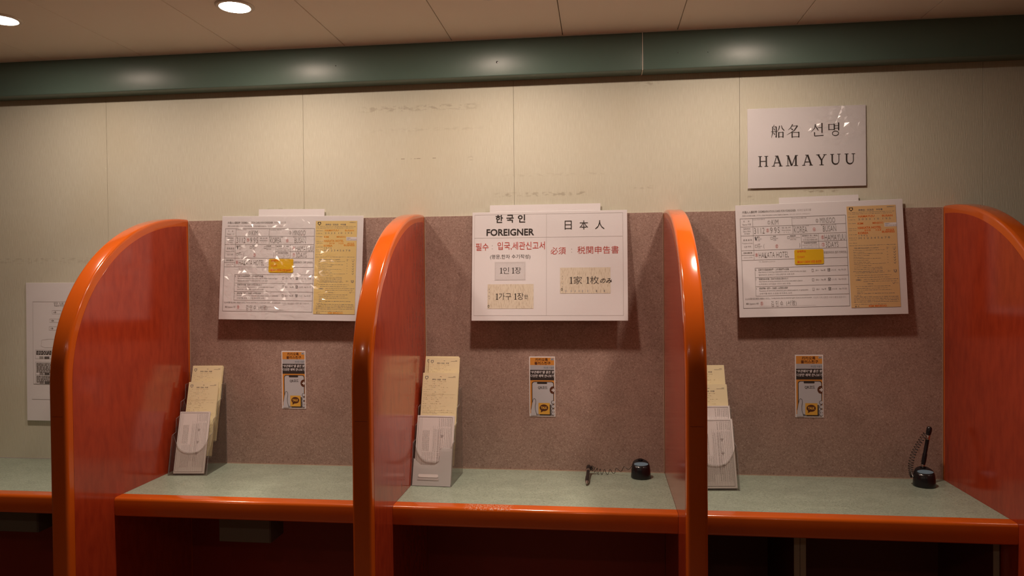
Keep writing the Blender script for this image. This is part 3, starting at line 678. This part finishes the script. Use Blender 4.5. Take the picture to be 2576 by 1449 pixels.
# --- small friend-service stickers
def sticker(loc, roll, label):
    o = sheet('sticker', loc, roll, .002, .0708, .1640, .0003, label=label, cat='sticker', group='upright stickers on the back boards')
    k = .0708 / 1000; P = Print(k, -.00015); T = P.text
    P.rect(35, 40, 965, 330, 'st_orange'); P.rect(35, 330, 965, 515, 'st_grey'); P.rect(35, 515, 965, 915, 'st_dark'); P.rect(35, 915, 965, 2275, 'st_orange')
    T('카카오톡', 240, 60, 725, 185, 'st_brown', bold=.02); T('플러스친구', 205, 195, 825, 315, 'st_brown', bold=.02)
    P.rrect(830, 55, 960, 140, 30, 'st_grey', 1); T('#1', 855, 75, 935, 125, 'st_dark', 2)
    T('부산항 이용객', 560, 385, 955, 475, 'label_blue')
    T('“부관훼리”를 플친 맺', 50, 548, 958, 655, 'paper', bold=.012, shear=.2); T('다양한 혜택 만나보기', 50, 690, 962, 800, 'paper', bold=.012, shear=.2)
    P.rrect(95, 965, 950, 2275, 90, 'st_dark', 1); P.rrect(120, 990, 925, 2275, 80, 'st_screen', 2); P.rrect(300, 985, 690, 1055, 30, 'st_dark', 3)
    P.rect(35, 2200, 965, 2275, 'st_screen', 2)
    T('QR코드', 335, 1145, 700, 1265, 'st_dark', 3, bold=.015)
    P.poly([(965, 1145), (965, 1435)] + [(925 - 140 * math.cos(a), 1290 + 150 * math.sin(a)) for a in [1.25 - 2.5 * i / 14 for i in range(15)]], 'st_brown', 3); P.rect(905, 1225, 940, 1360, 'paper', 4); P.rect(855, 1272, 965, 1312, 'paper', 4)
    P.rect(400, 1850, 830, 2290 - 20, 'st_dark', 3); P.rect(350, 1790, 785, 2225, 'st_yellow', 4)
    P.oval(560, 1975, 165, 130, 'st_brown', 5); P.poly([(450, 2060), (440, 2160), (545, 2090)], 'st_brown', 5); T('TALK', 440, 1925, 685, 2020, 'st_yellow', 6, bold=.05)
    th = [(60, 2275), (60, 2050), (105, 1800), (150, 1650), (180, 1620), (235, 1650), (250, 1750), (225, 1900), (230, 2060), (290, 2275)]
    P.poly(th, 'st_screen', 5); P.path(th[1:], 14, 'st_dark', 6)
    for y in (1760, 1920, 2080, 2195): P.oval(905, y, 60, 72, 'st_dark', 5); P.oval(914, y, 50, 60, 'st_screen', 6)
    P.build('printed_design', None, o, smooth=False); return o
sticker((-.9010, -.0046, 1.3430), -.0005, 'small yellow and black sticker on the left back board')
sticker((-.1930, -.0046, 1.3305), .0, 'small yellow and black sticker on the middle back board')
sticker((.5065, -.0046, 1.3380), -.0055, 'small yellow and black sticker on the right back board')

# ------------------------------------------------------------------ leaflet holders and forms
HW, HD = .107, .132
LEAN = .29                                             # run per rise of the pockets
def holder(loc, rz, label):
    o = empty('leaflet_holder', loc, (0, 0, rz), label=label, cat='leaflet holder', group='clear leaflet holders'); t = .0022
    side = [(.0, .0), (HD, 0), (HD, .232), (.108, .232), (.104, .192), (.078, .187), (.074, .150), (.051, .145), (.047, .108), (.026, .104)]
    for x0 in (-HW / 2, HW / 2 - t):
        q = MB(); q.prism(side, x0, x0 + t, 'acrylic', 'acrylic_rim'); q.build('side_wall', None, o, smooth=False)
    def pane(name, yb, zb, zt, scoop):
        # a leaning pane with a scooped top edge
        n = 12; w = HW / 2 - t; top = []
        for i in range(n + 1):
            u = -1 + 2 * i / n; top.append((u * w, zt - scoop * max(0, 1 - abs(u) ** 3) if scoop else zt))
        pts = [(w, zb), (-w, zb)] + top; q = MB(); f = len(pts); vs = []
        for dy in (0, .002): vs += [(x, yb + (z - zb) * LEAN + dy, z) for x, z in pts]
        q.add(vs, [tuple(range(f)), tuple(range(2 * f - 1, f - 1, -1))], 'acrylic'); q.add(vs, [(i, f + i, f + (i + 1) % f, (i + 1) % f) for i in range(f)], 'acrylic_rim')
        return q.build(name, None, o, smooth=False)
    pane('front_wall', .0, .0, .104, .045); pane('divider_pane', .030, .042, .147, .04); pane('divider_pane', .059, .078, .190, .04)
    q = MB(); q.box(-HW / 2 + t, HW / 2 - t, HD - .002, HD, 0, .232); q.build('back_wall', 'acrylic', o, smooth=False)
    q = MB(); q.box(-HW / 2 + t, HW / 2 - t, .002, HD - .002, 0, .002); q.build('base', 'acrylic', o, smooth=False)
    for y, z in ((.033, .040), (.063, .076)):
        q = MB(); q.box(-HW / 2 + t, HW / 2 - t, y, y + .025, z, z + .002); q.build('pocket_floor', 'acrylic', o, smooth=False)
    return o
def white_form_print(w, h):
    P = Print(w / 100, -.0003); k = h / w * 100; g = 'ink_pale'; pl = 'ink_faint'; r = random.Random(4)
    P.frame(4, 4, 95, k - 5, .9, 'ink_grey'); P.line(13, 4, 13, k - 5, .6, g)
    def column(x, y0, y1, m=pl, t=1.6):
        y = y0
        while y < y1: l = r.uniform(1.2, 5); P.rect(x, y, x + t, min(y + l, y1), m, 1); y += l + r.uniform(.6, 1.8)
    P.line(9, 8, 9, k - 12, .7, g)
    for x in (17, 21, 25, 29, 33): column(x, k * .22, k * .52, g, 1.7)
    for x in (17, 22, 27, 32, 37, 42): P.line(x, k * .52, x, k - 8, .5, pl); column(x + 1.4, k * .54, k * .9)
    for x in (45, 50, 56, 62): P.line(x, k * .15, x, k - 8, .6, pl); column(x + 2, k * .2, k * .8)
    for x in (60, 66, 71, 76, 81, 86, 90): column(x, 7, k * .16, g, 1.3); column(x, k * .18, k * .9)
    for y in (k * .28, k * .48, k * .66): P.rect(66, y, 74, y + 3.5, g, 2); P.rect(68, y + 5, 72, y + 7, g, 2)
    for x in (70, 77, 84, 92): P.line(x, 5, x, k - 6, .5, pl)
    return P
def yellow_form_print(w, h):
    P = Print(w / 100, -.0003); k = h / w * 100; g = 'ink_grey'; r = random.Random(9)
    P.poly([(6, 9), (15, 9), (15, 15), (10.5, 19), (6, 15)], g); P.poly([(8, 11), (13, 11), (13, 15), (10.5, 17), (8, 15)], 'paper_y', 1)
    P.text('携帯品・別送品　申告書', 27, 16.5, 66, 20.5, g, bold=.01); P.rect(48, 10, 53, 11, g); P.rect(72, 12, 93, 12.6, g); P.rect(86, 9.5, 93, 10.2, g)
    y = 24
    while y < k - 4:
        x = 4; e = r.uniform(45, 95); dense = y > k * .5
        if r.random() < .25: P.line(4, y + 2, 95, y + 2, .3, 'ink_straw')
        if dense: x = 10
        while x < e: l = r.uniform(1.0, 4.5); P.rect(x, y, x + l, y + r.uniform(.45, .8), 'ink_straw' if r.random() < .8 else 'ink_pale', 1); x += l + r.uniform(.8, 3) + (0 if dense or r.random() < .7 else r.uniform(4, 16))
        y += r.uniform(2.8, 4.2) if dense else r.uniform(4.2, 7.5)
    return P
def forms(loc, rz, x, yb, zb, w, h, m, label, group, thick=.006, back_sheet=None):
    """a stack of forms leaning in a pocket; x, yb, zb in the holder's own axes"""
    c, s = math.cos(rz), math.sin(rz)
    a = math.atan(LEAN)
    o = empty('form_stack', (loc[0] + c * x - s * yb, loc[1] + s * x + c * yb, loc[2] + zb), (-a, 0, rz), label=label, cat='forms', group=group)
    q = MB(); n = max(2, int(thick / .0015)); q.box(-w / 2, w / 2, 0, .0009, 0, h); q.build('top_sheet', m, o)
    for i in range(1, n):
        dx = random.uniform(-.0012, .0012); dz = random.uniform(-.0015, .001); y = .001 + (thick - .001) * (i - 1) / (n - 1 or 1)
        q = MB(); q.box(-w / 2 + dx, w / 2 + dx, y, y + (thick - .001) / n * .9, 0, h + dz); q.build('sheet', m, o)
    P = (white_form_print if m == 'paper2' else yellow_form_print)(w, h)
    pr = P.build('printed_form', None, o, smooth=False); pr.location = (-w / 2, 0, h)
    return o
GY, GW = 'yellow customs forms in the holders', 'white landing forms in the holders'
z = ZT + .0004
L1 = (-1.1100, -.1425, z); R1 = math.radians(5)
holder(L1, R1, 'clear three-tier leaflet holder on the left booth shelf')
forms(L1, R1, .0005, .0052, .0045, .083, .166, 'paper2', 'white forms at the front of the left leaflet holder', GW, .008)
forms(L1, R1, .0060, .0390, .0440, .084, .204, 'paper_y', 'yellow forms in the middle pocket of the left leaflet holder', GY, .008)
forms(L1, R1, .0040, .0680, .0800, .086, .210, 'paper_y', 'tallest yellow forms at the back of the left leaflet holder', GY, .010)
L2 = (-.4290, -.1830, z); R2 = math.radians(-2)
mid_holder = holder(L2, R2, 'clear three-tier leaflet holder on the middle booth shelf')
sheen = [(-.049, .001), (.051, .001), (.051, .092), (.026, .092), (.020, .088), (.018, .080), (.018, .058), (.006, .050), (-.030, .050), (-.040, .058), (-.049, .066)]  # outline of the bright reflection, built as a hazed sheet on the front pane
q = MB(); nn = len(sheen); vs = [(x, z_ * LEAN - .0012 - d, z_) for d in (0, -.0006) for x, z_ in sheen]
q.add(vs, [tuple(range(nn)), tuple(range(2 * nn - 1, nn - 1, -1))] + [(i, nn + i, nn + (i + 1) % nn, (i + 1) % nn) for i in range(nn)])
fc = q.build('front_reflection', 'front_sheen', mid_holder, smooth=False)
P = Print(.001, -.0004); P.rrect(-34, -30, 18, -22, 3, 'paper2', 1); P.rect(-36, -21, 20, -15, 'ink_pale', 0)  # slot marks drawn on the painted reflection
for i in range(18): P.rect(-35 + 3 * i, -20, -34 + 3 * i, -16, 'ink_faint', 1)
pr = P.build('reflection_slot', None, mid_holder, smooth=False); pr.rotation_euler = (-math.atan(LEAN), 0, 0); pr.location = (0, -.0014, 0)
forms(L2, R2, .0015, .0052, .0045, .0975, .172, 'paper2', 'white forms at the front of the middle leaflet holder', GW, .009)
forms(L2, R2, .0020, .0390, .0440, .0955, .240, 'paper_y', 'yellow forms in the middle pocket of the middle leaflet holder', GY, .009)
forms(L2, R2, .0050, .0680, .0800, .084, .242, 'paper_y', 'tall yellow forms at the back right of the middle leaflet holder', GY, .005)
forms(L2, R2, -.0030, .0745, .0800, .092, .244, 'paper_y', 'yellow forms peeking out at the back left of the middle leaflet holder', GY, .005)
L3 = (.2860, -.1580, z); R3 = math.radians(6)
holder(L3, R3, 'clear leaflet holder on the right booth shelf, half hidden by a divider')
forms(L3, R3, .0, .0052, .0045, .096, .169, 'paper2', 'white forms at the front of the right leaflet holder', GW, .007)
forms(L3, R3, .0, .0205, .0300, .094, .174, 'paper2', 'white forms second from the front in the right leaflet holder', GW, .005)
forms(L3, R3, .0, .0390, .0440, .095, .212, 'paper_y', 'yellow forms in the middle pocket of the right leaflet holder', GY, .009)
forms(L3, R3, .0020, .0680, .0800, .096, .222, 'paper_y', 'tallest yellow forms at the back of the right leaflet holder', GY, .006)

# ------------------------------------------------------------------ tethered pens
def pen_base(o):
    prof = [(.0001, .0), (.0245, 0), (.0258, .0015), (.0258, .006), (.0246, .024), (.0232, .038), (.0208, .0455), (.017, .0485), (.010, .0490), (.0001, .0490)]
    def slope(p):
        f = max(0, (p[2] - .018) / .031); return (p[0], p[1], (p[2] + f * (p[1] * .42 - .003)) * .87)
    q = MB(); q.lathe(prof, 40, fn=slope); q.build('base', 'black', o, angle=60)
    n = 28; q = MB(); vs = [(.0182 * math.cos(2 * PI * i / n), -.0085 + .0078 * math.sin(2 * PI * i / n)) for i in range(n)]
    zz = lambda y: (.0492 + y * .42 - .003) * .87
    q.add([(x, y, zz(y) + .0005) for x, y in vs] + [(x, y, zz(y) - .0005) for x, y in vs], [tuple(range(n))] + [(i, n + i, n + (i + 1) % n, (i + 1) % n) for i in range(n)])
    q.build('label_plate', 'label_blue', o)
    q = MB(); q.lathe([(.0062, -.001), (.0066, .0012), (.0048, .0016), (.0044, -.001)], 20, c=(0, .0115, .0445)); q.build('pen_socket', 'black', o)
def pen(o, a, b):
    """pen from tail a to tip b (own axes of the stand)"""
    a, b = Vector(a), Vector(b); d = b - a
    pt = lambda s: a + d * s
    q = MB(); q.tube([pt(s) for s in (0, .02, .05, .12, .16, .2, .5, .62)], [.0032, .0058, .0064, .0064, .0058, .0044, .0046, .0046], 14); pe = q.build('pen', 'black', o, angle=50)
    q = MB(); q.tube([pt(s) for s in (.62, .625, .80, .88)], [.0046, .0054, .0054, .0046], 14); q.build('grip', 'black', pe, angle=50)
    q = MB(); q.tube([pt(s) for s in (.88, .885, .95, .985, 1)], [.0044, .0046, .0030, .0012, .0007], 14); q.build('tip', 'silver', pe, angle=50)
    q = MB(); q.tube([pt(s) for s in (.2, .21, .29, .30)], [.0046, .0050, .0050, .0046], 14); q.build('band', 'silver', pe, angle=50)
def coil(o, ctrl, turns, rad, density=1.0, wire=.0007, n=22):
    """spring cord along ctrl points; rad(s) coil radius, density warps where the turns gather"""
    c = [Vector(p) for p in ctrl]
    def at(s):
        u = s * (len(c) - 1); i = min(int(u), len(c) - 2); t = u - i
        p0, p1, p2, p3 = c[max(i - 1, 0)], c[i], c[i + 1], c[min(i + 2, len(c) - 1)]
        return .5 * ((2 * p1) + (p2 - p0) * t + (2 * p0 - 5 * p1 + 4 * p2 - p3) * t * t + (3 * p1 - p0 - 3 * p2 + p3) * t ** 3)
    pts = []; N = int(turns * n)
    for i in range(N + 1):
        ph = i / N; s = ph ** density
        p = at(s); d = (at(min(s + .01, 1)) - at(max(s - .01, 0))).normalized(); u = d.cross(Vector((0, 1, 0))); u.normalize(); v = d.cross(u)
        q = 2 * PI * turns * ph; pts.append(p + (u * math.cos(q) + v * math.sin(q)) * rad(s))
    q = MB(); q.tube(pts, wire, 6); return q.build('coiled_cord', 'black', o)
o = empty('desk_pen_stand', (.1040, -.0530, ZT + .0003), (0, 0, .05), label='black pen stand on the middle shelf, its pen lying beside it', cat='pen stand', group='tethered pen stands')
pen_base(o); pen(o, (-.135, .034, .0195), (-.1445, -.086, .0055))
coil(o, [(-.1295, .030, .016), (-.108, .026, .0085), (-.078, .022, .0085), (-.048, .018, .017), (-.0215, .008, .026)], 12, lambda s: .0066 if s < .5 else .0066 * (1 - .8 * (s - .5) / .5) ** .5 if s < .93 else .0066 * .5 * (1 - s) / .07, 2.4)
o = empty('desk_pen_stand', (.8000, -.0690, ZT + .0003), (0, 0, -.12), label='black pen stand with upright pen in the right booth corner', cat='pen stand', group='tethered pen stands')
pen_base(o); pen(o, (.0205, .030, .1430), (-.002, .0105, .037))
coil(o, [(.0105, .026, .126), (-.004, .024, .104), (-.018, .020, .078), (-.027, .014, .050), (-.0275, .008, .030), (-.0245, .004, .020)], 21, lambda s: .0058, 1.0, .0008, 16)

bpy.data.objects.remove(_fo); bpy.data.scenes.remove(_fs); bpy.data.curves.remove(_fc)
